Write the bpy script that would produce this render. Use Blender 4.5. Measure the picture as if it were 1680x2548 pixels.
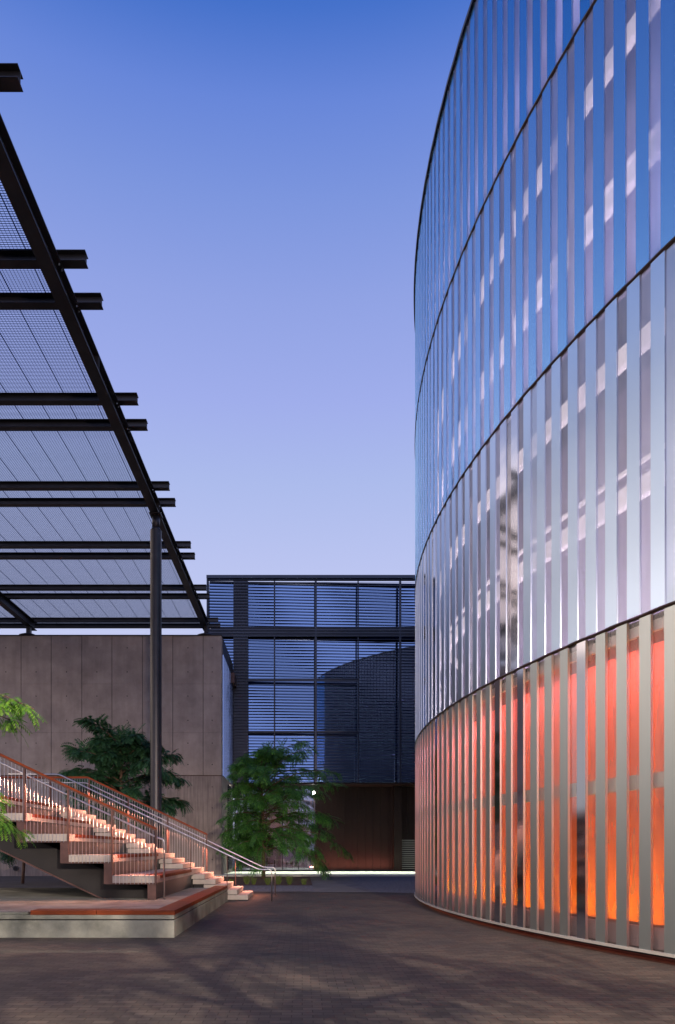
import bpy, math, random
from mathutils import Vector, Matrix
R = math.radians
for o in list(bpy.data.objects): bpy.data.objects.remove(o)
sc = bpy.context.scene
COL = sc.collection
random.seed(7)

# ------------------------------------------------------------------ camera
cd = bpy.data.cameras.new('camera'); cam = bpy.data.objects.new('camera', cd); COL.objects.link(cam)
cam.location = (0, 0, 1.6); cam.rotation_euler = (R(90), 0, 0)
cd.sensor_fit = 'HORIZONTAL'; cd.sensor_width = 36; cd.lens = 36 * 1700 / 1680
cd.shift_x = 88 / 1680; cd.shift_y = 841 / 1680
cd.clip_start = 0.1; cd.clip_end = 3000
sc.camera = cam

# ------------------------------------------------------------------ world: dusk sky
w = bpy.data.worlds.new('World'); sc.world = w; w.use_nodes = True
nt = w.node_tree; nt.nodes.clear()
def N(nt, t, **k):
    n = nt.nodes.new(t)
    for a, b in k.items(): setattr(n, a, b)
    return n
tc = N(nt, 'ShaderNodeTexCoord'); sep = N(nt, 'ShaderNodeSeparateXYZ')
nt.links.new(tc.outputs['Generated'], sep.inputs[0])
rp = N(nt, 'ShaderNodeValToRGB'); nt.links.new(sep.outputs['Z'], rp.inputs[0])
def ramp(n, stops):
    e = n.color_ramp.elements
    while len(e) > 1: e.remove(e[-1])
    e[0].position = stops[0][0]; e[0].color = (*stops[0][1], 1)
    for p, c in stops[1:]:
        x = e.new(p); x.color = (*c, 1)
ramp(rp, [(0.0, (.60, .62, .86)), (.30, (.55, .60, .88)), (.388, (.491, .552, .871)), (.474, (.413, .497, .839)), (.548, (.352, .423, .831)),
          (.626, (.283, .366, .776)), (.689, (.205, .305, .730)), (.739, (.138, .242, .694)), (.779, (.058, .165, .591)), (.87, (.015, .09, .43)), (1.0, (.008, .06, .34))])
# the western sky keeps a pale afterglow low down and is deep blue above it
rw = N(nt, 'ShaderNodeValToRGB'); nt.links.new(sep.outputs['Z'], rw.inputs[0])
ramp(rw, [(0.0, (.24, .22, .20)), (.255, (.36, .32, .28)), (.33, (3.8, 2.85, 2.3)), (.42, (2.6, 2.05, 1.7)), (.50, (.45, .46, .55)), (.60, (.07, .15, .34)),
          (.70, (.010, .075, .25)), (.80, (.001, .05, .20)), (1.0, (.004, .03, .15))])
def mth(op, a, b=None):
    m_ = N(nt, 'ShaderNodeMath', operation=op)
    for i_, v in enumerate((a, b)):
        if v is None: continue
        if isinstance(v, (int, float)): m_.inputs[i_].default_value = v
        else: nt.links.new(v, m_.inputs[i_])
    return m_.outputs[0]
hx = mth('DIVIDE', mth('MULTIPLY', sep.outputs['X'], -1), mth('SQRT', mth('MAXIMUM', mth('SUBTRACT', 1, mth('MULTIPLY', sep.outputs['Z'], sep.outputs['Z'])), .001)))
mr = N(nt, 'ShaderNodeMapRange', interpolation_type='SMOOTHSTEP'); nt.links.new(hx, mr.inputs[0])
mr.inputs[1].default_value = .44; mr.inputs[2].default_value = .96
gainw = N(nt, 'ShaderNodeVectorMath', operation='SCALE'); nt.links.new(rw.outputs[0], gainw.inputs[0]); gainw.inputs['Scale'].default_value = 2.3
mx = N(nt, 'ShaderNodeMix', data_type='RGBA')
nt.links.new(mr.outputs[0], mx.inputs[0]); nt.links.new(rp.outputs[0], mx.inputs[6]); nt.links.new(gainw.outputs[0], mx.inputs[7])
bg = N(nt, 'ShaderNodeBackground'); nt.links.new(mx.outputs[2], bg.inputs[0]); bg.inputs[1].default_value = 1.0
ow = N(nt, 'ShaderNodeOutputWorld'); nt.links.new(bg.outputs[0], ow.inputs[0])
sc.view_settings.view_transform = 'Standard'; sc.view_settings.look = 'None'
sc.view_settings.exposure = 0; sc.view_settings.gamma = 1
sc.cycles.max_bounces = 8; sc.cycles.transparent_max_bounces = 16
sc.cycles.sample_clamp_indirect = 4; sc.cycles.use_denoising = True
sc.cycles.caustics_reflective = False; sc.cycles.caustics_refractive = False

# ------------------------------------------------------------------ lights
def area(name, loc, size, power, col, rot=(0, 0, 0), sy=None, spread=180):
    l = bpy.data.lights.new(name, 'AREA'); l.energy = power; l.color = col
    l.shape = 'RECTANGLE'; l.size = size; l.size_y = sy or size; l.spread = R(spread)
    o = bpy.data.objects.new(name, l); COL.objects.link(o); o.location = loc; o.rotation_euler = rot
    return o
def aim(o, tgt):
    o.rotation_euler = (Vector(tgt) - o.location).to_track_quat('-Z', 'Y').to_euler()
def spot(name, loc, tgt, power, col, angle=60, blend=.5, rad=.1):
    l = bpy.data.lights.new(name, 'SPOT'); l.energy = power; l.color = col; l.spot_size = R(angle); l.spot_blend = blend; l.shadow_soft_size = rad
    o = bpy.data.objects.new(name, l); COL.objects.link(o); o.location = loc; aim(o, tgt); return o
SAL = (1, .37, .23)
slope = math.atan2(.165, .345)
# LED lines under the handrails of the stair
area('handrail_light', (-5.4, 16.36, 2.62), 4.9, 165, SAL, (0, slope, 0), .03)
area('handrail_light', (-4.6, 23.9, 2.25), 6.9, 300, SAL, (0, slope, 0), .03)
# downlights along the far facade over the walkway
area('facade_downlight', (2.0, 47.2, 6.1), 16, 850, (.93, 1, .80), (0, 0, 0), .3, 80)
# floodlights of the plaza, out of frame
spot('plaza_floodlight', (-9, -9, 9.5), (-1.5, 11, 0), 3500, (1, .76, .58), 66, .9, .05)
spot('plaza_floodlight', (6, -8, 8), (-.8, 9.5, 0), 32000, (1, .80, .62), 50, .6, .05)
spot('plaza_floodlight', (4, -14, 9), (-12, 42, 7), 12500, (1, .72, .56), 50, .8, .5)
spot('tree_uplight', (-3.4, 6.9, .3), (-4.4, 9.4, 3.2), 190, (.95, 1, .70), 65, .8, .06)
spot('planter_uplight', (2.4, 33.2, .3), (-1.6, 37.6, 3.2), 240, (.95, 1, .6), 60, .8, .1)
area('lobby_light', (-1.0, 55, 5.6), 7, 150, (1, .55, .42), (0, 0, 0), 3)
area('panel_fill', (3.6, 50.35, .3), 6, 110, (1, .32, .22), (R(160), 0, 0), .1)  # added uplight, stands in for red reflected from the ground
area('plinth_light', (-5.5, 10.6, .12), 6, 12, (.92, 1, .78), (R(100), 0, 0), .1)

# ------------------------------------------------------------------ materials
def newmat(name):
    m = bpy.data.materials.new(name); m.use_nodes = True
    t = m.node_tree; b = t.nodes['Principled BSDF']; return m, t, b
def mat(name, col, rough=.6, metal=0, var=.0, vs=3.0, bump=0, bs=20, stretch=(1, 1, 1), col2=None, spec=.5):
    m, t, b = newmat(name)
    b.inputs['Roughness'].default_value = rough; b.inputs['Metallic'].default_value = metal
    b.inputs['Specular IOR Level'].default_value = spec
    b.inputs['Base Color'].default_value = (*col, 1)
    if var or col2 or bump:
        tc = N(t, 'ShaderNodeTexCoord'); mp = N(t, 'ShaderNodeMapping'); t.links.new(tc.outputs['Object'], mp.inputs[0]); mp.inputs['Scale'].default_value = stretch
    if var or col2:
        n = N(t, 'ShaderNodeTexNoise'); n.inputs['Scale'].default_value = vs; n.inputs['Detail'].default_value = 6; n.inputs['Roughness'].default_value = .6
        t.links.new(mp.outputs[0], n.inputs[0])
        r_ = N(t, 'ShaderNodeValToRGB'); t.links.new(n.outputs[0], r_.inputs[0])
        c2 = col2 or tuple(c * (1 - var) for c in col)
        c1 = col if col2 else tuple(min(1, c * (1 + var)) for c in col)
        ramp(r_, [(.32, c2), (.68, c1)])
        t.links.new(r_.outputs[0], b.inputs['Base Color'])
    if bump:
        n2 = N(t, 'ShaderNodeTexNoise'); n2.inputs['Scale'].default_value = bs; n2.inputs['Detail'].default_value = 4
        t.links.new(mp.outputs[0], n2.inputs[0])
        bp = N(t, 'ShaderNodeBump'); bp.inputs['Strength'].default_value = bump; bp.inputs['Distance'].default_value = .02
        t.links.new(n2.outputs[0], bp.inputs['Height']); t.links.new(bp.outputs[0], b.inputs['Normal'])
    return m
def emis(name, col, s):
    m, t, b = newmat(name); b.inputs['Base Color'].default_value = (*col, 1)
    b.inputs['Emission Color'].default_value = (*col, 1); b.inputs['Emission Strength'].default_value = s
    return m
def perforated(name, col, rough, open_, trl=.5, tcol=(.85, .80, .80)):
    # sheet metal pierced by fine regular holes; `open_` is the share of hole at a distance
    m, t, b = newmat(name); b.inputs['Base Color'].default_value = (*col, 1); b.inputs['Metallic'].default_value = 1; b.inputs['Roughness'].default_value = rough
    tr = N(t, 'ShaderNodeBsdfTransparent'); ms = N(t, 'ShaderNodeMixShader')
    tc = N(t, 'ShaderNodeTexCoord'); mp = N(t, 'ShaderNodeMapping'); mp.inputs['Scale'].default_value = (3, 3, .5)
    n = N(t, 'ShaderNodeTexNoise'); n.inputs['Scale'].default_value = 1.3
    t.links.new(tc.outputs['Object'], mp.inputs[0]); t.links.new(mp.outputs[0], n.inputs[0])
    r_ = N(t, 'ShaderNodeMapRange'); r_.inputs[1].default_value = .3; r_.inputs[2].default_value = .7
    r_.inputs[3].default_value = open_ - .06; r_.inputs[4].default_value = open_ + .06
    t.links.new(n.outputs[0], r_.inputs[0]); t.links.new(r_.outputs[0], ms.inputs[0])
    tl = N(t, 'ShaderNodeBsdfTranslucent'); tl.inputs[0].default_value = (*tcol, 1)
    m2 = N(t, 'ShaderNodeMixShader'); m2.inputs[0].default_value = trl
    t.links.new(b.outputs[0], m2.inputs[1]); t.links.new(tl.outputs[0], m2.inputs[2])
    t.links.new(m2.outputs[0], ms.inputs[1]); t.links.new(tr.outputs[0], ms.inputs[2])
    t.links.new(ms.outputs[0], t.nodes['Material Output'].inputs[0])
    return m
def concrete(name, c1, c2, sc_=.8, rough=.75, boards=False):
    m, t, b = newmat(name); b.inputs['Roughness'].default_value = rough
    tc = N(t, 'ShaderNodeTexCoord')
    n = N(t, 'ShaderNodeTexNoise'); n.inputs['Scale'].default_value = sc_; n.inputs['Detail'].default_value = 8; n.inputs['Roughness'].default_value = .62
    t.links.new(tc.outputs['Object'], n.inputs[0])
    r_ = N(t, 'ShaderNodeValToRGB'); ramp(r_, [(.33, c2), (.66, c1)]); t.links.new(n.outputs[0], r_.inputs[0])
    mp = N(t, 'ShaderNodeMapping'); mp.inputs['Scale'].default_value = (7, 7, .35) if boards else (2.5, 2.5, .3); t.links.new(tc.outputs['Object'], mp.inputs[0])
    n2 = N(t, 'ShaderNodeTexNoise'); n2.inputs['Scale'].default_value = 1.5; n2.inputs['Detail'].default_value = 5; t.links.new(mp.outputs[0], n2.inputs[0])
    mx = N(t, 'ShaderNodeMix', data_type='RGBA', blend_type='MULTIPLY'); mx.inputs[0].default_value = .6 if boards else .22
    r2 = N(t, 'ShaderNodeValToRGB'); ramp(r2, [(.35, (.5, .5, .5)), (.6, (1, 1, 1))]); t.links.new(n2.outputs[0], r2.inputs[0])
    t.links.new(r_.outputs[0], mx.inputs[6]); t.links.new(r2.outputs[0], mx.inputs[7]); t.links.new(mx.outputs[2], b.inputs['Base Color'])
    bp = N(t, 'ShaderNodeBump'); bp.inputs['Strength'].default_value = .35; bp.inputs['Distance'].default_value = .02
    n3 = N(t, 'ShaderNodeTexNoise'); n3.inputs['Scale'].default_value = 14; n3.inputs['Detail'].default_value = 5; t.links.new(tc.outputs['Object'], n3.inputs[0])
    t.links.new((n2 if boards else n3).outputs[0], bp.inputs['Height']); t.links.new(bp.outputs[0], b.inputs['Normal'])
    return m
def leafmat(name, a, b_):
    m, t, b = newmat(name); b.inputs['Roughness'].default_value = .6
    g = N(t, 'ShaderNodeNewGeometry'); r_ = N(t, 'ShaderNodeValToRGB'); ramp(r_, [(0, a), (1, b_)])
    t.links.new(g.outputs['Random Per Island'], r_.inputs[0]); t.links.new(r_.outputs[0], b.inputs['Base Color'])
    tl = N(t, 'ShaderNodeBsdfTranslucent'); t.links.new(r_.outputs[0], tl.inputs[0])
    ms = N(t, 'ShaderNodeMixShader'); ms.inputs[0].default_value = .35
    t.links.new(b.outputs[0], ms.inputs[1]); t.links.new(tl.outputs[0], ms.inputs[2]); t.links.new(ms.outputs[0], t.nodes['Material Output'].inputs[0])
    return m
def bricks():
    m, t, b = newmat('brick_paver'); b.inputs['Roughness'].default_value = .7; b.inputs['Specular IOR Level'].default_value = .22
    tc = N(t, 'ShaderNodeTexCoord')
    br = N(t, 'ShaderNodeTexBrick'); br.inputs['Scale'].default_value = 1; br.inputs['Brick Width'].default_value = .205; br.inputs['Row Height'].default_value = .105
    br.inputs['Mortar Size'].default_value = .0055; br.inputs['Mortar Smooth'].default_value = .2; br.inputs['Bias'].default_value = -.1
    br.inputs['Color1'].default_value = (.062, .058, .052, 1); br.inputs['Color2'].default_value = (.105, .094, .082, 1); br.inputs['Mortar'].default_value = (.040, .036, .031, 1)
    t.links.new(tc.outputs['Object'], br.inputs[0])
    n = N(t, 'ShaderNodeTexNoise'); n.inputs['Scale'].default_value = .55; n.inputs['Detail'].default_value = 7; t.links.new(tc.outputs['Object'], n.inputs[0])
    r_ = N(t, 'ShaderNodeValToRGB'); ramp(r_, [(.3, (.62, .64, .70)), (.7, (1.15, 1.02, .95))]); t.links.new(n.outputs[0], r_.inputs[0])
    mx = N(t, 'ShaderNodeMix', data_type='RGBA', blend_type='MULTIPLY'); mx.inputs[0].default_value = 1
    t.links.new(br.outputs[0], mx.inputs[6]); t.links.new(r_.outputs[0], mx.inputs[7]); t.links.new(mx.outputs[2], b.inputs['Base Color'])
    n4 = N(t, 'ShaderNodeTexNoise'); n4.inputs['Scale'].default_value = 30; t.links.new(tc.outputs['Object'], n4.inputs[0])
    ad = N(t, 'ShaderNodeMath', operation='MULTIPLY_ADD'); t.links.new(n4.outputs[0], ad.inputs[0]); ad.inputs[1].default_value = .35
    iv = N(t, 'ShaderNodeMath', operation='SUBTRACT'); iv.inputs[0].default_value = 1; t.links.new(br.outputs['Fac'], iv.inputs[1]); t.links.new(iv.outputs[0], ad.inputs[2])
    bp = N(t, 'ShaderNodeBump'); bp.inputs['Strength'].default_value = .6; bp.inputs['Distance'].default_value = .006
    t.links.new(ad.outputs[0], bp.inputs['Height']); t.links.new(bp.outputs[0], b.inputs['Normal'])
    return m
def mirror_metal(name, col, rough, wave, sc_=(.6, .6, 1.2)):
    m, t, b = newmat(name); b.inputs['Base Color'].default_value = (*col, 1); b.inputs['Metallic'].default_value = 1; b.inputs['Roughness'].default_value = rough
    tc = N(t, 'ShaderNodeTexCoord'); mp = N(t, 'ShaderNodeMapping'); mp.inputs['Scale'].default_value = sc_
    n = N(t, 'ShaderNodeTexNoise'); n.inputs['Scale'].default_value = 1.0; n.inputs['Detail'].default_value = 2
    t.links.new(tc.outputs['Object'], mp.inputs[0]); t.links.new(mp.outputs[0], n.inputs[0])
    bp = N(t, 'ShaderNodeBump'); bp.inputs['Strength'].default_value = wave; bp.inputs['Distance'].default_value = .05
    t.links.new(n.outputs[0], bp.inputs['Height']); t.links.new(bp.outputs[0], b.inputs['Normal'])
    return m

M = dict(
    steel=mat('dark_painted_steel', (.024, .025, .034), .42, .3, .25, 1.5),
    rust=mat('bronze_painted_steel', (.085, .045, .040), .42, .35, .3, 3),
    stainless=mat('stainless_steel', (.62, .61, .62), .28, 1),
    wood=mat('oiled_hardwood', (.19, .036, .008), .6, 0, vs=2.2, col2=(.085, .018, .007), stretch=(.8, 6, 6), bump=.1, bs=30, spec=.15),
    wallc=concrete('cast_concrete', (.44, .37, .335), (.30, .25, .225)),
    boardc=concrete('board_formed_concrete', (.34, .285, .26), (.23, .19, .175), boards=True),
    plinth=concrete('weathered_concrete', (.23, .24, .215), (.10, .107, .094), 1.6),
    stepc=concrete('pale_precast_concrete', (.37, .34, .32), (.28, .26, .245), 2.5),
    walk=mat('pale_walkway_concrete', (.62, .62, .55), .8, 0, .08, 1.2),
    path=mat('broom_finished_concrete', (.13, .125, .13), .8, 0, .25, .9, bump=.2, bs=40),
    gravel=mat('grey_gravel', (.13, .13, .15), .9, 0, .6, 9, bump=.9, bs=9),
    mulch=mat('bark_mulch', (.07, .035, .025), .9, 0, .5, 8, bump=1, bs=14),
    ground=mat('dark_asphalt', (.045, .045, .05), .85, 0, .3, .6, bump=.2, bs=30),
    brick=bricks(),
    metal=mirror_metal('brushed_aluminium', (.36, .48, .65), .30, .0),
    metal3=mirror_metal('sky_tinted_aluminium', (.23, .44, .68), .26, .02),  # blue of the mirrored sky put into the base colour
    metal4=mirror_metal('deep_sky_tinted_aluminium', (.12, .38, .64), .26, .02),  # deeper sky blue put into the colour of the top band
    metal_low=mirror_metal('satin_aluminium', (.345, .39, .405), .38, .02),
    mirror=mirror_metal('polished_aluminium', (.46, .48, .55), .09, .10, (.5, .5, 1.1)),
    perf_a=perforated('perforated_aluminium_open', (.42, .42, .43), .38, .66),
    perf_b=perforated('perforated_aluminium_half_open', (.42, .42, .43), .38, .52),
    perf_c=perforated('perforated_aluminium_close', (.46, .45, .45), .40, .28, .65),
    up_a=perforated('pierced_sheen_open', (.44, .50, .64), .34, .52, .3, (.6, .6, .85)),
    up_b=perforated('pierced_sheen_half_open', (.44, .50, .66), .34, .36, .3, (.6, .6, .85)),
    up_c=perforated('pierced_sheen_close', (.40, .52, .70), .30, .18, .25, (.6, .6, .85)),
    top_a=perforated('pierced_blue_sheen_open', (.26, .44, .72), .30, .40, .5, (.70, .72, 1)),  # mirrored sky's blue put into the pierced strips as well
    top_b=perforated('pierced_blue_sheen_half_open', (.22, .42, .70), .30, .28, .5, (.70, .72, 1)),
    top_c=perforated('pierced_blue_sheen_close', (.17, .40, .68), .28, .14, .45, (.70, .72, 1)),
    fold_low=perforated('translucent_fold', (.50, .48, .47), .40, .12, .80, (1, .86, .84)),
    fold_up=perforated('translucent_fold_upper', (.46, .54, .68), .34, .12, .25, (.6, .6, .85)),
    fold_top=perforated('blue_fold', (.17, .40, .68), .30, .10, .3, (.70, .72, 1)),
    perf_mirror=perforated('perforated_polished_aluminium', (.5, .5, .54), .10, .40, .2),
    trim=mat('bronze_trim', (.055, .036, .032), .3, .7),
    lip=mat('pale_base_trim', (.42, .41, .39), .45, .4),
    orange=mat('orange_inner_wall', (.94, .17, .045), .6, 0, .12, 1.2),
    mauve=mat('pink_grey_inner_wall', (.50, .42, .58), .7, 0, .15, .8),
    sillg=mat('pinkish_grey_sill', (.30, .22, .22), .6, 0, .15, 2),
    railg=mat('pale_grey_green_rail', (.50, .52, .47), .5),
    white=mat('white_painted_steel', (.80, .77, .76), .5),
    warm=emis('orange_led', (1, .56, .06), 3),
    pinkled=emis('pink_white_led', (1, .58, .60), 3),
    whiteled=emis('soft_white_led', (.95, .82, 1), 30),
    railglow=emis('glowing_rail_white', (1, .86, .90), .75),  # glow painted onto the rails so they read as lit
    redled=emis('red_led', (1, .12, .04), 1.6),
    grating=mat('blue_galvanised_grating', (.018, .08, .26), .45, .6),
    louver=mat('blue_grey_louver', (.045, .055, .085), .35, .5, .15, .5),
    dglass=mirror_metal('tinted_facade_glass', (.24, .36, .66), .02, .004),
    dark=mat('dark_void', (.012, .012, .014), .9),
    panel=mat('dark_brown_panel', (.016, .008, .007), .55, 0, .2, .6, spec=.2),
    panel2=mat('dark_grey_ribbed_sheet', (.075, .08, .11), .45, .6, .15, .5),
    bluep=mirror_metal('ribbed_blue_steel', (.36, .46, .72), .12, .25, (3, 3, .25)),
    bark=mat('brown_bark', (.10, .065, .045), .9, 0, .3, 8, bump=.6, bs=18),
    leaf=leafmat('green_leaf', (.018, .090, .028), (.12, .34, .05)),
    leaf_d=leafmat('dark_green_leaf', (.014, .060, .028), (.05, .15, .06)),
    leaf_l=leafmat('bright_green_leaf', (.05, .17, .02), (.17, .34, .035)),
    grass=leafmat('yellow_green_grass', (.05, .10, .02), (.17, .22, .05)),
    lamp=emis('lit_lamp', (1, .97, .90), 60),
    red=mat('red_plastic', (.5, .03, .02), .4),
)
# clear glass for the lobby
def glassm():
    m, t, b = newmat('lobby_glass'); t.nodes.remove(b)
    tr = N(t, 'ShaderNodeBsdfTransparent'); gl = N(t, 'ShaderNodeBsdfGlossy'); gl.inputs['Roughness'].default_value = .02; gl.inputs[0].default_value = (.7, .75, .9, 1)
    ms = N(t, 'ShaderNodeMixShader'); ms.inputs[0].default_value = .30
    t.links.new(tr.outputs[0], ms.inputs[1]); t.links.new(gl.outputs[0], ms.inputs[2]); t.links.new(ms.outputs[0], t.nodes['Material Output'].inputs[0]); return m
M['glass'] = glassm()

# ------------------------------------------------------------------ helpers
class MB:
    def __init__(s): s.v = []; s.f = []
    def add(s, vs, fs):
        n = len(s.v); s.v += [tuple(p) for p in vs]; s.f += [tuple(i + n for i in f) for f in fs]; return s
    def box(s, x0, x1, y0, y1, z0, z1):
        return s.add([(x0, y0, z0), (x1, y0, z0), (x1, y1, z0), (x0, y1, z0), (x0, y0, z1), (x1, y0, z1), (x1, y1, z1), (x0, y1, z1)],
                     [(0, 3, 2, 1), (4, 5, 6, 7), (0, 1, 5, 4), (1, 2, 6, 5), (2, 3, 7, 6), (3, 0, 4, 7)])
    def prism(s, pts, axis, a, b):
        # pts in the plane across `axis`: axis 'x' -> (y,z), axis 'y' -> (x,z), axis 'z' -> (x,y)
        def P(p, t): return {'x': (t, p[0], p[1]), 'y': (p[0], t, p[1]), 'z': (p[0], p[1], t)}[axis]
        n = len(pts)
        fs = [tuple(range(n))[::-1], tuple(range(n, 2 * n))] + [(i, (i + 1) % n, n + (i + 1) % n, n + i) for i in range(n)]
        return s.add([P(p, a) for p in pts] + [P(p, b) for p in pts], fs)
    def tube(s, pts, r, n=8, cap=True):
        pts = [Vector(p) for p in pts]; rs = r if isinstance(r, (list, tuple)) else [r] * len(pts)
        vs = []; up = None
        for i, p in enumerate(pts):
            d = (pts[min(i + 1, len(pts) - 1)] - pts[max(i - 1, 0)]).normalized()
            if up is None: up = Vector((0, 0, 1)) if abs(d.z) < .9 else Vector((1, 0, 0))
            a = d.cross(up).normalized(); b = a.cross(d).normalized(); up = b
            vs += [p + (a * math.cos(2 * math.pi * k / n) + b * math.sin(2 * math.pi * k / n)) * rs[i] for k in range(n)]
        fs = [(i * n + k, i * n + (k + 1) % n, (i + 1) * n + (k + 1) % n, (i + 1) * n + k) for i in range(len(pts) - 1) for k in range(n)]
        if cap: fs += [tuple(range(n))[::-1], tuple((len(pts) - 1) * n + k for k in range(n))]
        return s.add(vs, fs)
    def build(s, name, m, parent=None, smooth=False, bevel=0):
        me = bpy.data.meshes.new(name); me.from_pydata(s.v, [], s.f); me.materials.append(m)
        if smooth: me.polygons.foreach_set('use_smooth', [True] * len(me.polygons))
        me.update(); o = bpy.data.objects.new(name, me); COL.objects.link(o)
        if parent: o.parent = parent
        if bevel:
            b = o.modifiers.new('bevel', 'BEVEL'); b.width = bevel; b.segments = 2; b.limit_method = 'ANGLE'
        return o
def tag(o, label, cat, group=None, kind=None):
    if label: o['label'] = label
    if cat: o['category'] = cat
    if group: o['group'] = group
    if kind: o['kind'] = kind
    return o
def thing(name, label, cat, loc=(0, 0, 0), group=None):
    o = bpy.data.objects.new(name, None); COL.objects.link(o); o.location = loc; o.empty_display_size = .3
    return tag(o, label, cat, group)
def at_origin(root, children):
    # meshes are modelled in world coordinates; keep them there under a root that stands at its base
    for c in children: c.location = -root.location
def settle(root):
    for c in root.children: c.location = c.location - root.location
def dup(o, parent, loc):
    c = o.copy(); COL.objects.link(c); c.parent = parent; c.location = loc; return c
def ibeam(mb, axis, c, zb, zt, w, a, b, tf=.022, tw=.02):
    # c: centre across; profile upright
    h = w / 2
    for (u0, u1, z0, z1) in ((c - h, c + h, zb, zb + tf), (c - h, c + h, zt - tf, zt), (c - tw / 2, c + tw / 2, zb + tf, zt - tf)):
        if axis == 'x': mb.box(a, b, u0, u1, z0, z1)
        else: mb.box(u0, u1, a, b, z0, z1)

# ------------------------------------------------------------------ ground
def sheet(name, pts, z, m, kind='structure', thick=0):
    mb = MB(); n = len(pts)
    if thick: mb.prism(pts, 'z', z - thick, z)
    else: mb.add([(x, y, z) for x, y in pts], [tuple(range(n))])
    o = mb.build(name, m); o['kind'] = kind; return o
sheet('ground', [(-900, -900), (900, -900), (900, 1500), (-900, 1500)], -.02, M['ground'])
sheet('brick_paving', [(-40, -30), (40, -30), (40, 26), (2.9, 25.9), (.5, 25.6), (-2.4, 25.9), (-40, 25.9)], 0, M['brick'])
sheet('path', [(-9, 26), (60, 26), (60, 41.3), (-9, 41.3)], -.004, M['path'])
sheet('gravel_bed', [(2.62, 25.9), (4.2, 25.2), (60, 25.2), (60, 41.2), (2.45, 41.2)], .004, M['gravel'])
sheet('gravel_strip', [(-9, 26.4), (.46, 26.4), (.46, 30.6), (-9, 30.6)], .005, M['gravel'])
sheet('planting_soil', [(-9, 30.6), (.46, 30.6), (.46, 40.4), (-9, 40.4)], .012, M['mulch'])
wk = MB()
for i in range(-8, 12):
    wk.box(i * 1.5 + .006, i * 1.5 + 1.494, 41.3, 48.7, -.05, .06)
o = wk.build('walkway', M['walk']); o['kind'] = 'structure'

# ------------------------------------------------------------------ round building
WARM_W, PINK_W = 46, 13
CX, CY, RR, P = 28.4, 18.5, 25.0, .432
def pc(s, r, z):
    th = s / RR
    return (CX - r * math.cos(th), CY + r * math.sin(th), z)
rb = thing('round_building', 'tall curved building clad in ribbed and perforated silver metal strips, its lowest storey glowing orange', 'building', (CX, CY, 0))
bands = [(.16, 4.97, -9.157), (5.03, 9.97, -8.934), (10.03, 14.97, -9.10), (15.03, 19.8, -8.80)]
SMIN, SMAX = -RR * math.pi, RR * math.pi
mirror_low = {4, 8, 10, 19}; pale_low = {5, 13, 14, 17, 21, 22}
def face(mb, sa, ra, sb, rb_, z0, z1):
    mb.add([pc(sa, ra, z0), pc(sb, rb_, z0), pc(sb, rb_, z1), pc(sa, ra, z1)], [(0, 1, 2, 3)])
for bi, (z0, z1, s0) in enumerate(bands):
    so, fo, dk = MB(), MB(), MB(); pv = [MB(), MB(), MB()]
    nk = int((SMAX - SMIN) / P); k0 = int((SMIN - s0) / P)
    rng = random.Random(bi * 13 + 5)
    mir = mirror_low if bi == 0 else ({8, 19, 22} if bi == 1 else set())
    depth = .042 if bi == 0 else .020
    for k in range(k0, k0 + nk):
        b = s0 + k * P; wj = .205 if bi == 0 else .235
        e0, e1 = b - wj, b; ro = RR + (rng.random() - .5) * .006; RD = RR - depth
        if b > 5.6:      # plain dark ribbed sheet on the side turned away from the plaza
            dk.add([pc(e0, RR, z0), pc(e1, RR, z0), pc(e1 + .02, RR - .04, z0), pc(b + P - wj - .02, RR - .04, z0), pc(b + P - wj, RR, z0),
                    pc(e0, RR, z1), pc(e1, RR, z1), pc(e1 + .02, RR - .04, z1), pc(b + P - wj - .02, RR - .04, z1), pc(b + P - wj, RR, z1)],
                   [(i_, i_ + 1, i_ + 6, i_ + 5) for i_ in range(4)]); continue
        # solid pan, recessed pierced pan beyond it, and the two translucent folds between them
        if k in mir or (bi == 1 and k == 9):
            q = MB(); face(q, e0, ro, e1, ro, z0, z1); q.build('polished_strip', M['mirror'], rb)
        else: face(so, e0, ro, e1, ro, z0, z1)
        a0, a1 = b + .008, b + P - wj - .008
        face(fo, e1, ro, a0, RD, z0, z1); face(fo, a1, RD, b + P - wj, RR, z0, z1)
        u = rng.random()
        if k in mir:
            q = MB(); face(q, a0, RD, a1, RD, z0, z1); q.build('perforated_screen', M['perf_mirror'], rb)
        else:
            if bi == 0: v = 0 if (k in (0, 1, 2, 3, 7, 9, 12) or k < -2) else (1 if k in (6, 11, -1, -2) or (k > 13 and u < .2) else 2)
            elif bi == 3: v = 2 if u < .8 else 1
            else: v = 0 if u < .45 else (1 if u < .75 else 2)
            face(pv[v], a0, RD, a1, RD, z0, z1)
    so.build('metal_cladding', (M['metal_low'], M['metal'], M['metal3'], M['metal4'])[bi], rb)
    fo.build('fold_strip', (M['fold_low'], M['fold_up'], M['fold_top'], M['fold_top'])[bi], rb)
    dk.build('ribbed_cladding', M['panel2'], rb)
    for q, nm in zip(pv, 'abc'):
        if q.v: q.build('perforated_screen', M[('perf_', 'up_', 'top_', 'top_')[bi] + nm], rb)
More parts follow.
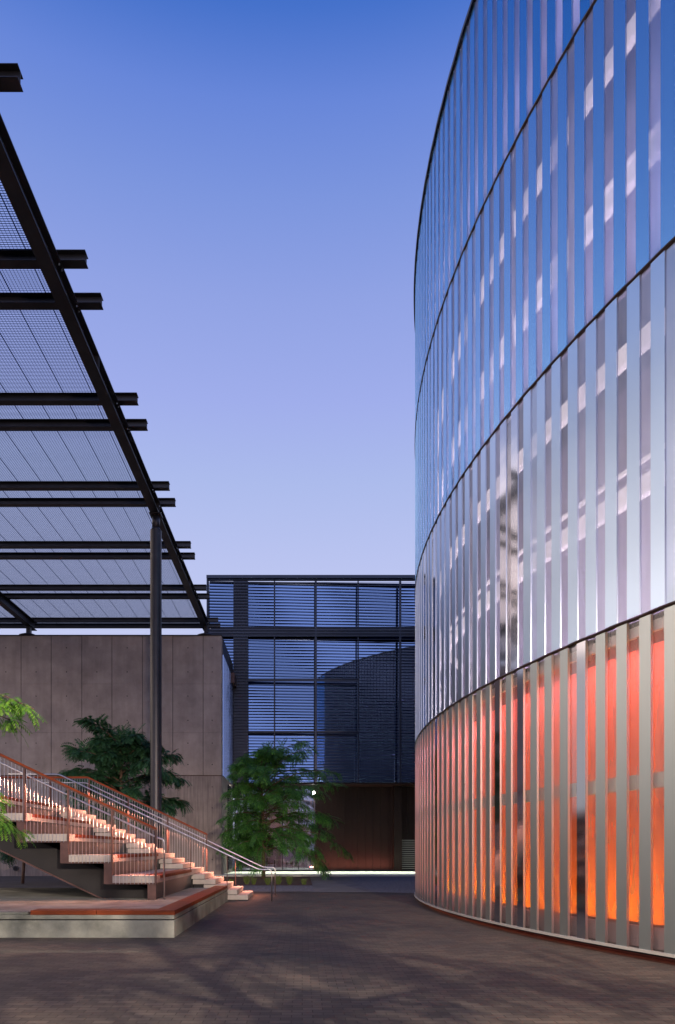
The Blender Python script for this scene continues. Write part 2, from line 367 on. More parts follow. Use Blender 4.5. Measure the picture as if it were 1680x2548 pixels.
def ring(mb, r0, r1, z0, z1, n=360, wob=0, a0=-math.pi, a1=math.pi):
    # closed rectangular ring section
    vs = []; fs = []
    for i in range(n + 1):
        th = a0 + (a1 - a0) * i / n; s = th * RR
        w_ = wob * math.sin(s * 2 * math.pi / P * .5 + math.sin(s * .9)) if wob else 0
        for r, z in ((r0, z0 + w_), (r1, z0 + w_), (r1, z1 + w_), (r0, z1 + w_)): vs.append(pc(s, r, z))
    for i in range(n):
        for j in range(4):
            a, b = i * 4 + j, i * 4 + (j + 1) % 4
            fs.append((a, b, b + 4, a + 4))
    mb.add(vs, fs)
A0, A1 = -1.25, 1.9
for zz in (5.0, 10.0, 15.0):
    t = MB(); ring(t, RR - .06, RR + .018, zz - .016, zz + .016, 2400, .005); t.build('ring_trim', M['trim'], rb, True)
t = MB(); ring(t, RR - .3, RR + .05, 19.8, 19.9, 1200, .012); t.build('parapet_cap', M['steel'], rb)
t = MB(); ring(t, RR - .05, RR + .03, .12, .16, 720); t.build('base_trim', M['lip'], rb)
t = MB(); ring(t, RR - .34, RR - .28, -.02, .5, 360); t.build('base_wall', M['rust'], rb)
t = MB(); ring(t, RR - 1.04, RR - .06, .08, .12, 720); t.build('base_shelf', M['dark'], rb)
t = MB(); ring(t, RR - .26, RR - .22, .06, .078, 360, 0, -.9, 1.5); t.build('base_light', M['redled'], rb)
# inner wall of the lowest storey: orange, split by a pale rail; lit from its foot and its head
t = MB(); ring(t, RR - 1.12, RR - 1.05, .0, 4.915, 360); t.build('inner_wall', M['orange'], rb)
t = MB(); ring(t, RR - .20, RR - .14, .17, .475, 360); t.build('sill_band', M['sillg'], rb)
t = MB(); ring(t, RR - .24, RR - .15, 2.50, 2.72, 360); t.build('mid_rail', M['railg'], rb)
t = MB(); ring(t, RR - .18, RR - .12, 4.76, 4.915, 360); t.build('head_rail', M['white'], rb)
t = MB(); ring(t, RR - .28, RR - .22, .30, .32, 240, 0, A0, A1); t.build('led_strip', M['warm'], rb)
for i in range(15):
    s_ = -12.6 + i * 1.3
    for z_, zt_, pw, cc in ((.33, 1.6, WARM_W, (1, .74, .03)), (4.88, 4.1, PINK_W, (1, .46, .62))):
        l_ = area('cavity_light', pc(s_, RR - .33, z_), 1.25, pw, cc, sy=.06)
        aim(l_, pc(s_, RR - 1.05, zt_))
for i in range(8):   # fill lights added to brighten the back of the skin
    l_ = area('skin_fill', pc(-3.6 + i * 1.3, RR - 1.0, 2.6), 1.2, 9, (1, .50, .46), sy=3.6)
    aim(l_, pc(-3.6 + i * 1.3, RR, 2.6))
t = MB(); ring(t, RR - 1.6, RR - .12, 4.92, 4.99, 360); t.build('floor_plate', M['steel'], rb)
# upper storeys: pinkish inner drum behind walkway rails
t = MB(); ring(t, RR - 1.75, RR - 1.6, 4.9, 19.4, 360); t.build('inner_wall', M['mauve'], rb)
for zz in (9.45, 14.55, 7.15, 12.25):  # rails that emit by themselves in place of falling light
    t = MB(); ring(t, RR - .75, RR - .62, zz, zz + .30, 360); t.build('glowing_rail', M['railglow'], rb)
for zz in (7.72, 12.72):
    t = MB(); ring(t, RR - .75, RR - .70, zz, zz + .06, 360); t.build('glowing_rail', M['railglow'], rb)
for zz in (5.1, 10.05, 15.05):
    t = MB(); ring(t, RR - 1.0, RR - .92, zz, zz + .02, 240, 0, A0, A1); t.build('led_strip', M['whiteled'], rb)
for zz in (9.93, 14.93):
    t = MB(); ring(t, RR - 1.6, RR - .12, zz, zz + .06, 360); t.build('floor_plate', M['steel'], rb)
# inner posts
for i, s in enumerate([-11 + 2.16 * k for k in range(14)]):
    pm_ = MB(); x, y, _ = pc(s, RR - .5, 0)
    pm_.tube([(x, y, 5.0), (x, y, 19.3)], .07, 10); pm_.build('inner_post', M['white'], rb, True)
t = MB(); t.add([pc(RR * 2 * math.pi * i / 180, RR - .3, 19.7) for i in range(180)], [tuple(range(180))]); t.build('roof', M['steel'], rb)
settle(rb)

# ------------------------------------------------------------------ far louvered building
fb = thing('louvered_building', 'dark blue glass building screened by horizontal louvers at the far end of the plaza', 'building', (2, 49, 0))
FX0, FX1, FY, FZ0, FZ1 = -6.8, 22, 49.0, 6.44, 21.3
bays = [-6.8, -3.98, -1.99, .98, 4.03, 7.06, 10.1, 13.1, 16.1, 19.1, 22]
joints = [-6.8, .98, 7.06, 13.1, 19.1, 22]
for j in range(len(joints) - 1):
    lv = MB(); x0, x1 = joints[j] + .04, joints[j + 1] - .04
    z = FZ0 + .15
    rr = random.Random(j)
    while z < FZ1 - .25:
        dz = rr.uniform(-.006, .006)
        lv.add([(x0, FY, z + dz), (x1, FY, z + dz), (x1, FY + .08, z + .045 + dz), (x0, FY + .08, z + .045 + dz), (x0, FY, z + .02 + dz), (x1, FY, z + .02 + dz), (x1, FY + .08, z + .06 + dz), (x0, FY + .08, z + .06 + dz)],
               [(0, 1, 5, 4), (0, 3, 2, 1), (4, 5, 6, 7), (1, 2, 6, 5), (0, 4, 7, 3), (3, 7, 6, 2)])
        z += .215
    lv.build('louver_screen', M['louver'], fb)
for x in bays:
    wd = .045 if x in (-1.99, 4.03, 10.1, 16.1) else .075
    MB().box(x - wd, x + wd, FY + .12, FY + .30, FZ0, FZ1 - .12).build('mullion', M['louver'], fb)
MB().box(-4.95, -4.05, FY + .12, FY + .34, FZ0, FZ1 - .12).build('wall_pier', M['louver'], fb)
MB().box(FX0, FX1, FY + .11, FY + .33, 17.0, 17.65).build('spandrel', M['louver'], fb)
for z in (13.75, 10.0): MB().box(-4.05, 4, FY + .13, FY + .32, z, z + .16).build('transom', M['louver'], fb)
MB().box(FX0 - .06, FX1, FY - .08, FY + .5, FZ1 - .22, FZ1).build('parapet_cap', M['louver'], fb)
MB().box(FX0 - .05, FX0 + .02, FY - .05, FY + 3, FZ0, FZ1 - .22).build('corner_trim', M['louver'], fb)
# glass set a touch out of square behind the screen, so it mirrors the curved building and the pergola
YAW, PIT = R(1.75), R(1.3)
def gl(x0, x1, z0, z1):
    vs = []
    for x, z in ((x0, z0), (x1, z0), (x1, z1), (x0, z1)):
        vs.append((x, FY + .98 + (x - 6) * math.tan(YAW) * 1.0 - (z - 14) * math.tan(PIT), z))
    return MB().add(vs, [(0, 1, 2, 3)])
gl(FX0 + .1, FX1, FZ0 + .03, 17.3).build('glass', M['dglass'], fb)
gl(FX0 + .1, FX1, 17.34, FZ1 - .25).build('glass', M['dglass'], fb)
MB().box(FX0 + .05, FX1, FY + 2.2, FY + 16, FZ0 + .05, FZ1 - .3).build('wall', M['dark'], fb)
MB().box(FX0, FX1, FY + .02, FY + 8, FZ0 - .12, FZ0 + .0).build('soffit', M['panel'], fb)
# ground floor: lobby glass at the left, brown ribbed panels, a column and louvers at the right
BY = 51.0
xs = [.95, 1.02 + .35]
x = .95; wdt = .40; k = 0
pn = MB()
while x < 6.7:
    pn.box(x + .012, x + wdt - .012, BY, BY + .06, .12, FZ0 - .14)
    x += wdt; wdt *= 1.045
pn.build('ribbed_panel', M['panel'], fb)
MB().box(.95, 22, BY + .062, BY + .3, .06, FZ0 - .13).build('wall', M['dark'], fb)
MB().box(6.75, 7.35, BY - .7, BY - .1, .06, FZ0 - .13).build('column', M['panel'], fb)
pn = MB()
for i in range(30): pn.box(7.4 + i * .5, 7.88 + i * .5, BY, BY + .06, 2.4, FZ0 - .14)
pn.build('ribbed_panel', M['panel'], fb)
lv = MB()
for i in range(16): lv.box(7.35, 22, BY - .06, BY + .01, .2 + i * .14, .24 + i * .14)
lv.build('louver_screen', M['lip'], fb)
MB().box(-5.0, 22, BY - .25, BY + .3, -.02, .11).build('base_kerb', M['steel'], fb)
MB().box(-5.0, .9, BY + 7, BY + 7.2, 0, FZ0 - .13).build('lobby_wall', M['mauve'], fb)
MB().box(-5.0, .9, BY + .1, BY + 7, -.01, .1).build('lobby_floor', M['path'], fb)
MB().box(.7, .94, BY + .1, BY + 7, .1, FZ0 - .13).build('lobby_wall', M['rust'], fb)
for i in range(5):
    x0 = -5.0 + i * 1.18
    MB().box(x0 + .03, x0 + 1.15, BY, BY + .02, .12, FZ0 - .14).build('glass', M['glass'], fb)
    MB().box(x0 - .03, x0 + .03, BY - .04, BY + .06, .12, FZ0 - .14).build('window_frame', M['steel'], fb)
MB().box(-5.0, .9, BY - .035, BY + .05, 2.6, 2.7).build('window_frame', M['steel'], fb)
fr = MB()
for i in range(20): fr.box(-4.95, -2.4, BY - .05, BY - .01, .3 + i * .11, .33 + i * .11)
fr.build('louver_screen', M['rust'], fb)
settle(fb)
# lamp below the soffit
lp = thing('soffit_lamp', 'lit white lamp on a bracket under the dark soffit, behind the tree top', 'lamp', (.85, 50.2, 5.75))
MB().tube([(0, 0, .0), (0, 0, .14)], .09, 12).build('lamp_glass', M['lamp'], lp, True)
MB().tube([(0, 0, .14), (0, 0, .3)], [.10, .07], 12).build('housing', M['steel'], lp)
MB().tube([(0, .05, .2), (0, .8, .2)], .02, 8).build('bracket', M['steel'], lp)
spot('soffit_lamp_light', (.85, 50.1, 5.7), (-1.5, 44, 0), 160, (1, .96, .85), 100, .6, .08).data.energy = 60
# lobby furniture seen through the glass
for i, (x, y) in enumerate(((-1.7, 53.2), (-.3, 54.4))):
    tb = thing('lobby_table', ('pale table in the lit lobby close to the glass, left of the tree trunk', 'pale table deeper in the lit lobby, right of the tree trunk')[i], 'table', (x, y, .1), 'tables in the lit lobby')
    MB().box(-.5, .5, -.4, .4, .70, .74).build('table_top', M['white'], tb)
    for sx in (-.45, .45):
        for sy in (-.35, .35): MB().tube([(sx, sy, 0), (sx, sy, .70)], .02, 6).build('leg', M['steel'], tb)
def lchair(x, y, rz, lab):
    c = thing('lobby_chair', lab, 'chair', (x, y, .1), 'chairs in the lit lobby'); c.rotation_euler.z = rz
    MB().box(-.22, .22, -.22, .22, .43, .47).build('seat', M['wood'], c)
    MB().box(-.22, .22, .19, .22, .52, .85).build('backrest', M['wood'], c)
    for sx in (-.2, .2):
        MB().tube([(sx, -.2, 0), (sx, -.2, .43)], .015, 6).build('leg', M['stainless'], c)
        MB().tube([(sx, .2, 0), (sx, .2, .85)], .015, 6).build('leg', M['stainless'], c)
lchair(-2.5, 53.2, R(90), 'wooden lobby chair at the left end of the table nearest the glass')
lchair(-.9, 53.2, R(-90), 'wooden lobby chair at the right end of the table nearest the glass')
lchair(-.3, 55.2, 0, 'wooden lobby chair behind the deeper lobby table')

# ------------------------------------------------------------------ concrete building at the left
cb = thing('concrete_building', 'tall windowless concrete building with panel joints behind the stair, carrying the pergola', 'building', (-15, 42.3, 0))
WX, WY, WZ, LZ = -5.0, 42.3, 14.86, 6.2
jx = [(x - 752) / 1700 * WY for x in (505.5, 430, 354.4, 278.6, 203.6, 127.4, 52.4)]
while jx[-1] > -33: jx.append(jx[-1] - 1.88)
edges = [WX] + jx
jz = [LZ + .03, (2115 - 1822.6) / 1700 * WY + 1.6, (2115 - 1702) / 1700 * WY + 1.6, WZ]
up = MB()
for i in range(len(edges) - 1):
    for j in range(3):
        off = .0 if (i + j) % 2 else .004
        up.box(edges[i + 1] + .016, edges[i] - (.016 if i else 0), WY - off, WY + .25, jz[j] + .005, jz[j + 1] - .004)
up.build('wall_panel', M['wallc'], cb)
MB().box(-34, WX - .02, WY + .03, WY + 6.6, 0, WZ - .02).build('wall', M['dark'], cb)
MB().box(-34, WX - .0, WY - .03, WY + .28, -.02, LZ - .03).build('lower_wall', M['boardc'], cb)
MB().box(-34, WX + .05, WY - .05, WY + .3, WZ, WZ + .05).build('coping', M['steel'], cb)
MB().box(-34, WX + .03, WY - .045, WY + .29, LZ - .028, LZ + .02).build('reveal_strip', M['rust'], cb)
# tie holes
th = MB()
for i in range(len(edges) - 1):
    cx = (edges[i] + edges[i + 1]) / 2
    if i == 0: cx = (edges[0] + edges[1]) / 2
    for j in range(3):
        hz = jz[j + 1] - jz[j]
        for q in (.25, .75): 
            zc = jz[j] + hz * q
            th.prism([(cx + .035 * math.cos(a * math.pi / 4), zc + .035 * math.sin(a * math.pi / 4)) for a in range(8)], 'y', WY - .0065, WY + .01)
    for zc in (1.0, 2.6, 4.2, 5.5):
        th.prism([(cx + .032 * math.cos(a * math.pi / 4), zc + .032 * math.sin(a * math.pi / 4)) for a in range(8)], 'y', WY - .033, WY + .01)
th.build('tie_hole', M['dark'], cb)
# return side: polished corner, ribbed steel cladding with a lighter cap
rbm = MB(); y = WY + .55
while y < 48.8:
    rbm.prism([(WX + .02, y), (WX + .06, y + .05), (WX + .06, y + .16), (WX + .02, y + .2)], 'z', LZ + .05, 13.85); y += .2
rbm.build('ribbed_cladding', M['bluep'], cb)
MB().box(WX - .02, WX + .015, WY + .26, 48.95, .0, WZ).build('return_wall', M['boardc'], cb)
MB().box(WX + .016, WX + .05, WY + .5, 48.9, 13.86, WZ - .01).build('parapet_band', M['steel'], cb)
MB().box(WX + .016, WX + .30, 47.4, 48.9, 13.2, 13.9).build('scupper', M['rust'], cb)
lv = MB()
for i in range(44): lv.box(WX + .016, WX + .12, 45.6, 48.6, .3 + i * .13, .36 + i * .13)
lv.build('vent_louver', M['louver'], cb)
settle(cb)
al = thing('alarm_beacon', 'small red and white alarm beacon on the lit corner of the concrete building', 'alarm', (WX + .12, 42.9, 1.95))
MB().box(-.05, .05, -.05, .05, .13, .26).build('red_cap', M['red'], al, bevel=.01)
MB().box(-.05, .05, -.05, .05, -.1, .125).build('white_box', M['white'], al, bevel=.01)
rl = thing('round_wall_light', 'dark round wall light low on the board-formed concrete wall, under the stair', 'wall light', (-17.7, WY - .04, .45))
MB().prism([(.16 * math.cos(a * math.pi / 12), .16 * math.sin(a * math.pi / 12)) for a in range(24)], 'y', -.09, 0).build('housing', M['steel'], rl)
MB().prism([(.11 * math.cos(a * math.pi / 12), .11 * math.sin(a * math.pi / 12)) for a in range(24)], 'y', -.10, -.091).build('lens', M['dark'], rl)

# ------------------------------------------------------------------ pergola
pg = thing('pergola', 'dark steel pergola of girders, paired beams and fine grating on one tall column', 'pergola', (-6.1, 28.5, 0))
XE, ZT, ZB = -5.34, 16.37, 16.11
g = MB(); ibeam(g, 'y', -6.12, 15.58, 16.10, .36, 3.0, 43.6, .03, .03); g.build('girder', M['steel'], pg)
g = MB(); ibeam(g, 'y', -17.1, 15.58, 16.10, .36, 3.0, 43.6, .03, .03); g.build('girder', M['steel'], pg)
for D in (11.45, 12.82, 16.8, 18.1, 22.05, 23.4, 27.35, 28.65, 32.65, 33.9, 38.0, 39.3, 43.4, 44.5):
    b = MB(); ibeam(b, 'x', D + .13, ZB, ZT, .26, -24.5, XE, .016, .014); b.build('purlin', M['steel'], pg)
    bl = MB()
    for sx in (-.13, .13):
        for sy in (.04, .22): bl.tube([(-6.12 + sx, D + sy, 16.06), (-6.12 + sx, D + sy, 16.02)], .022, 6)
    bl.build('bolt', M['stainless'], pg)
for D in (20.0, 28.45, 36.5):   # splice / stiffener plates on the outer girder
    st = MB()
    for s in (-1, 1): st.box(-6.12 + s * .02, -6.12 + s * .17, D, D + .02, 15.61, 16.07)
    st.build('stiffener', M['steel'], pg)
# grating panels: crosswise bars and lengthwise seams
y = 13.4; seg = [(13.4, 16.9), (16.95, 22.1), (22.15, 27.4), (27.45, 32.7), (32.75, 38.05), (38.1, 44.7)]
for (y0, y1) in seg:
    gm = MB(); yy = y0
    while yy < y1:
        gm.box(-24.3, -6.30, yy, yy + .013, ZT + .02, ZT + .028); yy += .062
    xx = -24.3; i = 0
    while xx < -6.3:
        seam = i % 10 == 0
        gm.box(xx, xx + (.022 if seam else .008), y0, y1, ZT + .012, ZT + .019 if not seam else ZT + .036); xx += .092; i += 1
    gm.build('grating', M['grating'], pg)
c = MB(); c.tube([(-6.1, 28.5, 0), (-6.1, 28.5, 14.9)], .235, 32, False); c.tube([(-6.1, 28.5, 14.9), (-6.1, 28.5, 15.02)], [.235, .16], 32); c.build('column', M['steel'], pg, True)
MB().tube([(-6.1, 28.5, 14.98), (-6.1, 28.5, 15.54)], .16, 32).build('column_neck', M['steel'], pg, True)
MB().box(-6.34, -5.86, 28.26, 28.74, 15.54, 15.579).build('cap_plate', M['steel'], pg)
for x in (-6.0, -17.1):
    MB().tube([(x, 42.75, WZ + .05), (x, 42.75, WZ + .12), (x, 42.75, WZ + .22)], [.62, .60, .35], 28).build('bearing_disc', M['steel'], pg, True)
    MB().box(x - .12, x + .12, 42.6, 42.9, WZ + .22, 15.58).build('bearing_block', M['steel'], pg)
settle(pg)

# ------------------------------------------------------------------ plinth and bench
pt = thing('concrete_plinth', 'low weathered concrete plinth with a dark reveal line, under the stair', 'plinth', (-8, 16, 0))
PX, PY0, PY1 = -2.33, 12.45, 21.4
MB().box(-14, PX, PY0, PY1, -.02, .315).build('base_block', M['plinth'], pt, bevel=.012)
MB().box(-13.97, PX - .03, PY0 + .03, PY1 - .03, .31, .335).build('reveal', M['dark'], pt)
MB().box(-14, PX, PY0, PY1, .335, .415).build('top_slab', M['plinth'], pt, bevel=.01)
MB().box(-14, -5.0, PY0, 12.86, .4155, .47).build('edge_block', M['plinth'], pt, bevel=.01)
settle(pt)
bn = thing('timber_bench', 'L-shaped reddish timber bench top along the two front edges of the concrete plinth', 'bench', (-2.6, 12.6, .415))
def plank(mb, pts, z0, z1): mb.prism(pts, 'z', z0, z1)
a = MB(); a.prism([(-4.95, PY0 - .01), (-3.75, PY0 - .01), (-3.75, 12.84), (-4.95, 12.84)], 'z', .417, .497); a.build('seat_board', M['wood'], bn, bevel=.006)
a = MB(); a.prism([(-3.742, PY0 - .01), (PX + .01, PY0 - .01), (PX - .37, 12.84), (-3.742, 12.84)], 'z', .417, .497); a.build('seat_board', M['wood'], bn, bevel=.006)
ys = [12.45, 14.6, 17.0, 19.4, 21.15]
for i in range(4):
    y0, y1 = ys[i] + (.004 if i else -.004), ys[i + 1] - .004
    p = [(PX + .01, y0), (PX + .01, y1), (PX - .37, y1), (PX - .37, y0 if i else 12.845)]
    a = MB(); a.prism(p, 'z', .417, .4985); a.build('seat_board', M['wood'], bn, bevel=.006)
settle(bn)

# ------------------------------------------------------------------ seating stair
st = thing('seating_stair', 'wide stair with stepped timber seating, steel balustrades and glowing handrails, climbing to the left', 'stair', (-5, 19, 0))
RI, TR = .165, .345
X1 = -1.72
def sx(n): return X1 - TR * (n - 1)
D0, D1, D2 = 16.2, 21.7, 24.0
for n in range(1, 19):
    w_ = .72 if n < 18 else .5
    MB().box(sx(n) - w_, sx(n), D1 + .01, D2, RI * n - .15, RI * n).build('step', M['stepc'], st, bevel=.006)
core = [(sx(1) - .12, 0)] + [(sx(n) - .12, RI * n - .16) for n in range(1, 19)] + [(sx(18) - 1.2, RI * 18 - .16), (sx(18) - 1.2, 1.9), (-4.2, 0)]
# staircase core behind the treads
pts = [(sx(1) - .04, 0), (sx(1) - .04, .01)]
for n in range(1, 18):
    pts += [(sx(n) - .04, RI * n - .155), (sx(n + 1) - .04, RI * n - .155)]
pts += [(sx(18) - .04, RI * 18 - .155), (-9, RI * 18 - .155), (-9, 2.3), (-4.6, .0)]
cr = MB()
for n in range(1, 19):
    lo = max(0, .48 * (-sx(n) - 4.9)) if n > 8 else 0
    cr.box(sx(n) - .34, sx(n) - .03, D1 + .03, D2 - .02, lo, RI * n - .152)
cr.build('step_core', M['dark'], st)
tiers = [(i, sx(6 + 3 * (i - 1)), .495 * (i + 1)) for i in range(1, 6)]
for i, tx, tz in tiers:
    run = 1.035 if i < 5 else 6
    x0 = tx - run - .02
    # precast slab with a rebate for the timber
    sl = MB()
    sl.box(x0, tx - .42, D0, D1, tz - .17, tz)
    sl.box(tx - .42, tx, D0, D0 + .38, tz - .17, tz)
    sl.box(tx - .42, tx, D1 - .45, D1, tz - .17, tz)
    sl.box(tx - .42, tx, D0 + .38, D1 - .45, tz - .17, tz - .08)
    sl.build('seating_slab', M['stepc'], st)
    wd = MB(); wd.box(tx - .415, tx + .012, D0 + .385, 18.7, tz - .078, tz + .003); wd.build('timber_seat', M['wood'], st, bevel=.005)
    wd = MB(); wd.box(tx - .415, tx + .012, 18.706, D1 - .455, tz - .078, tz + .003); wd.build('timber_seat', M['wood'], st, bevel=.005)
    # riser sheet below the slab, down to the tier beneath
    zlow = .416 if i == 1 else tz - .495 + .002
    MB().box(tx - .10, tx - .07, D0 + .03, D1 - .02, zlow, tz - .171).build('riser_panel', M['steel'], st)
    # folded fascia on the open side
    fa = MB(); fa.box(tx - run - .18, tx + .0, D0 - .012, D0 + .10, tz - .205, tz - .172)
    fa.box(tx - .22, tx - .02, D0 - .010, D0 + .012, zlow - (.20 if i > 1 else 0), tz - .206)
    fa.build('fascia', M['rust'], st)
# raking steel box beneath the flight
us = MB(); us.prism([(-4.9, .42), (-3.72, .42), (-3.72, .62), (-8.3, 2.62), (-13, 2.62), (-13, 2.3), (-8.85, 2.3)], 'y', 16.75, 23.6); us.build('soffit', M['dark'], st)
us = MB(); us.prism([(-4.82, .418), (-4.9, .42), (-8.85, 2.3), (-8.85, 2.26), (-4.9, .385)], 'y', 16.72, 16.78); us.build('stringer', M['rust'], st)
MB().box(-5.0, -4.1, 16.9, 17.9, .417, .47).build('footing', M['plinth'], st, bevel=.02)
# near balustrade
def rake(x, off): return 3.03 + .4783 * (-7.62 - x) * -1 * -1 + off if False else 2.97 - .4783 * (x + 7.585) + off
proto = {}
def balustrade(yb, x_low, x_high, flat_to, off, posts, base, matr, name='balustrade', skip=None):
    bal = bpy.data.objects.new(name, None); COL.objects.link(bal); bal.parent = st
    pts = [(x_low, yb, rake(x_low, off)), (x_high, yb, rake(x_high, off))]
    if flat_to is not None: pts.append((flat_to, yb, rake(x_high, off)))
    t = MB()
    for i in range(len(pts) - 1):
        p, q = Vector(pts[i]), Vector(pts[i + 1])
        t.prism([(p.x, p.z - .02), (p.x, p.z + .03), (q.x, q.z + .03), (q.x, q.z - .02)], 'y', yb - .035, yb + .035)
    t.build('top_rail', M['wood'], bal)
    t = MB()
    for i in range(len(pts) - 1):
        p, q = Vector(pts[i]), Vector(pts[i + 1])
        t.prism([(p.x - .01, p.z - .055), (p.x - .01, p.z - .021), (q.x, q.z - .021), (q.x, q.z - .055)], 'y', yb - .008, yb + .008)
    t.build('flat_bar', M['rust'], bal)
    def topz(x): return rake(max(x, x_high), off) - .05
    for x in posts:
        MB().box(x - .022, x + .022, yb - .03, yb + .03, base(x), topz(x)).build('post', M['rust'], bal)
    x = x_low - .09
    lim = flat_to if flat_to is not None else x_high
    while x > lim:
        if all(abs(x - p) > .04 for p in posts):
            MB().tube([(x, yb, base(x)), (x, yb, topz(x))], .005, 5, False).build('baluster', M['stainless'], bal)
        x -= .088
def tier_base(x):
    n = 0
    for i, tx, tz in tiers:
        if x <= tx + .02: n = i
    return .495 * (n + 1) - .20 if n else .42
balustrade(16.165, -3.44, -9.6, None, 1.10, [-3.465 - 1.035 * i for i in range(6)], tier_base, None)
def step_base(x):
    n = min(18, int((X1 - x) / TR) + 1); return RI * n - .05
balustrade(24.06, -3.34, -7.55, -11.0, 1.20, [-3.36 - 1.38 * i for i in range(6)], step_base, None)
def handrail(pts, posts, y, r=.021):
    h = bpy.data.objects.new('handrail', None); COL.objects.link(h); h.parent = st
    # round the corners
    P_ = [Vector(p) for p in pts]; out = [P_[0]]
    for i in range(1, len(P_) - 1):
        a, b, c_ = P_[i - 1], P_[i], P_[i + 1]
        d1 = (a - b).normalized(); d2 = (c_ - b).normalized(); q = min(.12, (a - b).length * .45, (c_ - b).length * .45)
        for t_ in (0, .25, .5, .75, 1):
            u = b + d1 * q; v = b + d2 * q
            out.append(u * (1 - t_) ** 2 + b * 2 * t_ * (1 - t_) + v * t_ ** 2)
    out.append(P_[-1])
    MB().tube(out, r, 10).build('rail', M['stainless'], h, True)
    for (x, zb, zt) in posts:
        MB().tube([(x, y, zb), (x, y, zt)], .013, 8).build('post', M['rust'], h)
hz = lambda x: .988 + .4773 * (-1.367 - x)
for y in (21.5, 24.2):
    yo = y - (.14 if y > 22 else 0)
    ps = [(x, (RI * min(18, int((X1 - x) / TR) + 1) - .02) if y > 22 else (RI * min(18, int((X1 - x) / TR) + 1) - .1), hz(x) - .02) for x in (-2.35, -3.5, -4.7, -5.9, -7.1)]
    handrail([(-9.2, y - .1, 3.97), (-7.62, y - .1, 3.97), (-1.367, y - .1, .988), (-.95, y - .1, .98), (-.95, y - .1, 0)], ps, y - .1)
hn = lambda x: rake(x, .90)
handrail([(-9.6, 16.28, hn(-9.6) - 0), (-3.45, 16.28, hn(-3.45)), (-3.29, 16.28, hn(-3.45) - .05), (-3.29, 16.28, .42)], [], 16.28)
br = MB()
for i in range(6):
    x = -3.465 - 1.035 * i; br.tube([(x, 16.17, hn(x) - .07), (x, 16.27, hn(x) - .07), (x, 16.28, hn(x) - .01)], .008, 6)
br.build('handrail_bracket', M['stainless'], st)
for o in st.children: o.location = o.location - st.location

# ------------------------------------------------------------------ trees
def frond(mb, p, d, L, n, lw, droop, rng):
    d = Vector(d).normalized(); side = d.cross(Vector((0, 0, 1)))
    if side.length < .1: side = Vector((1, 0, 0))
    side.normalize(); pos = Vector(p); st_ = L / n
    roll = rng.uniform(-.7, .7)
    for i in range(n):
        t = i / n
        d = (d + Vector((0, 0, -droop / n))).normalized()
        pos = pos + d * st_
        nrm = side.cross(d).normalized()
        sd = (side * math.cos(roll) + nrm * math.sin(roll)).normalized()
        ll = lw * (1.0 - .55 * abs(t - .4)) * rng.uniform(.8, 1.15)
        for s in (-1, 1):
            ld = (sd * s + d * .55 + Vector((0, 0, -.25))).normalized()
            wv = d * (ll * .16)
            mb.add([pos - wv * .4, pos + ld * ll * .5 + wv, pos + ld * ll, pos + ld * ll * .5 - wv], [(0, 1, 2, 3)])
def tree(name, label, base, height, boughs, rng, leafm, trunk_r, trunk_top, lean=(0, 0), frond_n=9, fl=.55, fw=.17, fdens=9, group=None, cat='tree'):
    t = thing(name, label, cat, base, group)
    tb = MB(); bx_ = Vector((0, 0, -.05))
    tp = [Vector((lean[0] * q + .05 * math.sin(q * 5), lean[1] * q, trunk_top * q)) for q in [i / 8 for i in range(9)]]
    tb.tube(tp, [trunk_r * (1 - .62 * i / 8) for i in range(9)], 9)
    lf = MB()
    for (h0, az, L, rise, dr) in boughs:
        q = h0 / trunk_top; i = min(7, int(q * 8)); p = tp[i].lerp(tp[i + 1], min(1, q * 8 - i))
        d = Vector((math.cos(az), math.sin(az), rise)).normalized()
        pts = [p.copy()]; n = 8
        for k in range(n):
            d = (d + Vector((rng.uniform(-.12, .12), rng.uniform(-.12, .12), -dr / n + rng.uniform(-.05, .05)))).normalized()
            p = p + d * (L / n); pts.append(p.copy())
            if k >= 1:
                m_ = int(fdens * (.5 + k / n))
                for _ in range(m_):
                    q_ = pts[-2].lerp(pts[-1], rng.random())
                    fd = (d * rng.uniform(.3, 1.1) + Vector((rng.uniform(-1, 1), rng.uniform(-1, 1), rng.uniform(-.5, .45)))).normalized()
                    frond(lf, q_, fd, fl * rng.uniform(.6, 1.25), frond_n, fw, rng.uniform(.5, 1.6), rng)
        tb.tube(pts, [max(.008, trunk_r * .33 * (1 - k / n * .85)) for k in range(n + 1)], 5)
    tb.build('trunk', M['bark'], t, True)
    lf.build('crown', leafm, t)
    return t
rng = random.Random(3)
bo = []
for i in range(84):
    h = 1.55 + 5.0 * (i / 83) ** 1.15
    f = (h - 1.55) / 5.0
    az = i * 2.4 + rng.uniform(-.3, .3)
    L = (1.35 + 2.25 * math.sin(math.pi * (.30 + .66 * f))) * rng.uniform(.60, 1.15) * (1.02 + .38 * math.cos(az))
    bo.append((h, az, L, .42 + .85 * f ** 1.5 + rng.uniform(-.2, .45), 1.25 - .3 * f))
tree('plaza_tree', 'feathery green tree in the planting bed in front of the far building', (-2.15, 37.8, 0), 8, bo, rng, M['leaf'], .12, 6.9, (-.1, 0), fl=.60, fw=.18, fdens=7)
bo = []
for i in range(34):
    h = 3.0 + 3.3 * (i / 33); f = (h - 3.0) / 3.3
    bo.append((h, i * 2.4 + rng.uniform(-.3, .3), (1.5 + 1.3 * math.sin(math.pi * (.3 + .6 * f))) * rng.uniform(.65, 1.1), .45 + .8 * f, .9))
tree('stair_tree', 'dark green tree rising behind the stair, left of the pergola column', (-8.4, 31.5, 0), 8, bo, rng, M['leaf_d'], .12, 6.6, (.1, 0), fl=.62, fw=.26, fdens=8)
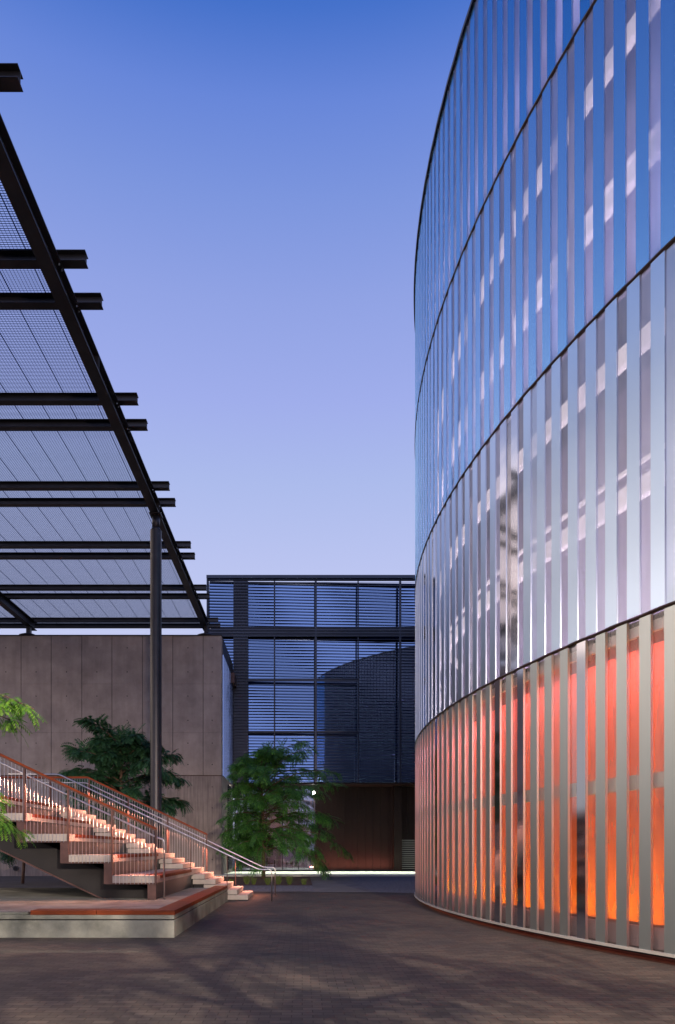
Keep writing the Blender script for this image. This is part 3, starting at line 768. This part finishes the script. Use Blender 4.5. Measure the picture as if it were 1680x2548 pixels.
bo = [(1.5 + .35 * (i // 2), i * 2.4, rng.uniform(1.3, 2.0), .35, .7) for i in range(14)]
tree('small_tree', 'low dark green tree behind the top of the stair, next to the taller one', (-13.3, 32.5, 0), 6, bo, rng, M['leaf_d'], .08, 5.2, (.1, 0), fl=.6, fw=.2, fdens=7)
# near tree at the left edge, only its branch tips reach into the picture
rng = random.Random(21)
bo = [(3.6, .10, 3.7, .46, .95), (3.7, -.12, 3.3, .40, .85), (3.3, .12, 3.2, .42, .85), (3.5, .35, 2.7, .5, 1.1), (3.0, .05, 2.8, .35, 1.1), (2.6, .1, 3.35, .28, .85), (2.55, .2, 3.1, .28, .85), (2.7, -.15, 3.25, .25, .85), (3.6, 1.2, 2.4, .5, .9), (3.8, 2.4, 2.4, .5, .9), (3.5, 3.6, 2.4, .5, .9), (4.0, 4.6, 2.2, .6, .9), (4.4, 5.6, 1.8, .8, .9), (4.2, .9, 1.6, .8, .9)]
tree('near_tree', 'bright green lit branches of a tree reaching in at the left edge of the plaza', (-7.2, 9.4, .15), 6, bo, rng, M['leaf_l'], .10, 4.8, (.1, 0), fl=.34, fw=.10, fdens=9, frond_n=10)
# tree behind the photographer; a floodlight behind it throws dappled shade over the bricks
bo = [(3.6 + 2.6 * i / 19, i * 2.4, rng.uniform(1.2, 2.1), .35, .6) for i in range(20)]
tree('shade_tree', 'leafy tree standing beside the plaza behind the viewpoint', (3.3, -2.1, 0), 8, bo, rng, M['leaf'], .12, 6.4, (.2, 0), fl=.45, fw=.13, fdens=5, frond_n=7)

# grass tufts in the planting bed
ORD = ['leftmost', 'second from left', 'third from left', 'fourth from left', 'middle one', 'fourth from right', 'third from right', 'second from right', 'rightmost']
for i in range(9):
    x = -4.3 + i * .55 + rng.uniform(-.15, .15); y = 31.3 + rng.uniform(-.25, .5)
    t = MB()
    sc_ = rng.uniform(.7, 1.25)
    for _ in range(150):
        a = rng.uniform(0, 6.28); r = rng.uniform(0, .07); ln = rng.uniform(.12, .44) * sc_; le = rng.uniform(.02, .34) * sc_
        px, py = r * math.cos(a), r * math.sin(a); dx, dy = le * math.cos(a), le * math.sin(a); wv = .006
        p0, p1, p2 = (px, py, 0), (px + dx * .35, py + dy * .35, ln * .8), (px + dx, py + dy, ln * rng.uniform(.55, 1.0))
        t.add([(p0[0] - wv, p0[1], 0), (p0[0] + wv, p0[1], 0), (p1[0] + wv, p1[1], p1[2]), (p1[0] - wv, p1[1], p1[2]), p2], [(0, 1, 2, 3), (3, 2, 4)])
    o = t.build('grass_tuft', M['grass']); o.location = (x, y, .012)
    tag(o, f'yellow green grass tuft in the mulch below the tree, {ORD[i]} in the row', 'grass tuft', 'grass tufts in the planting bed')
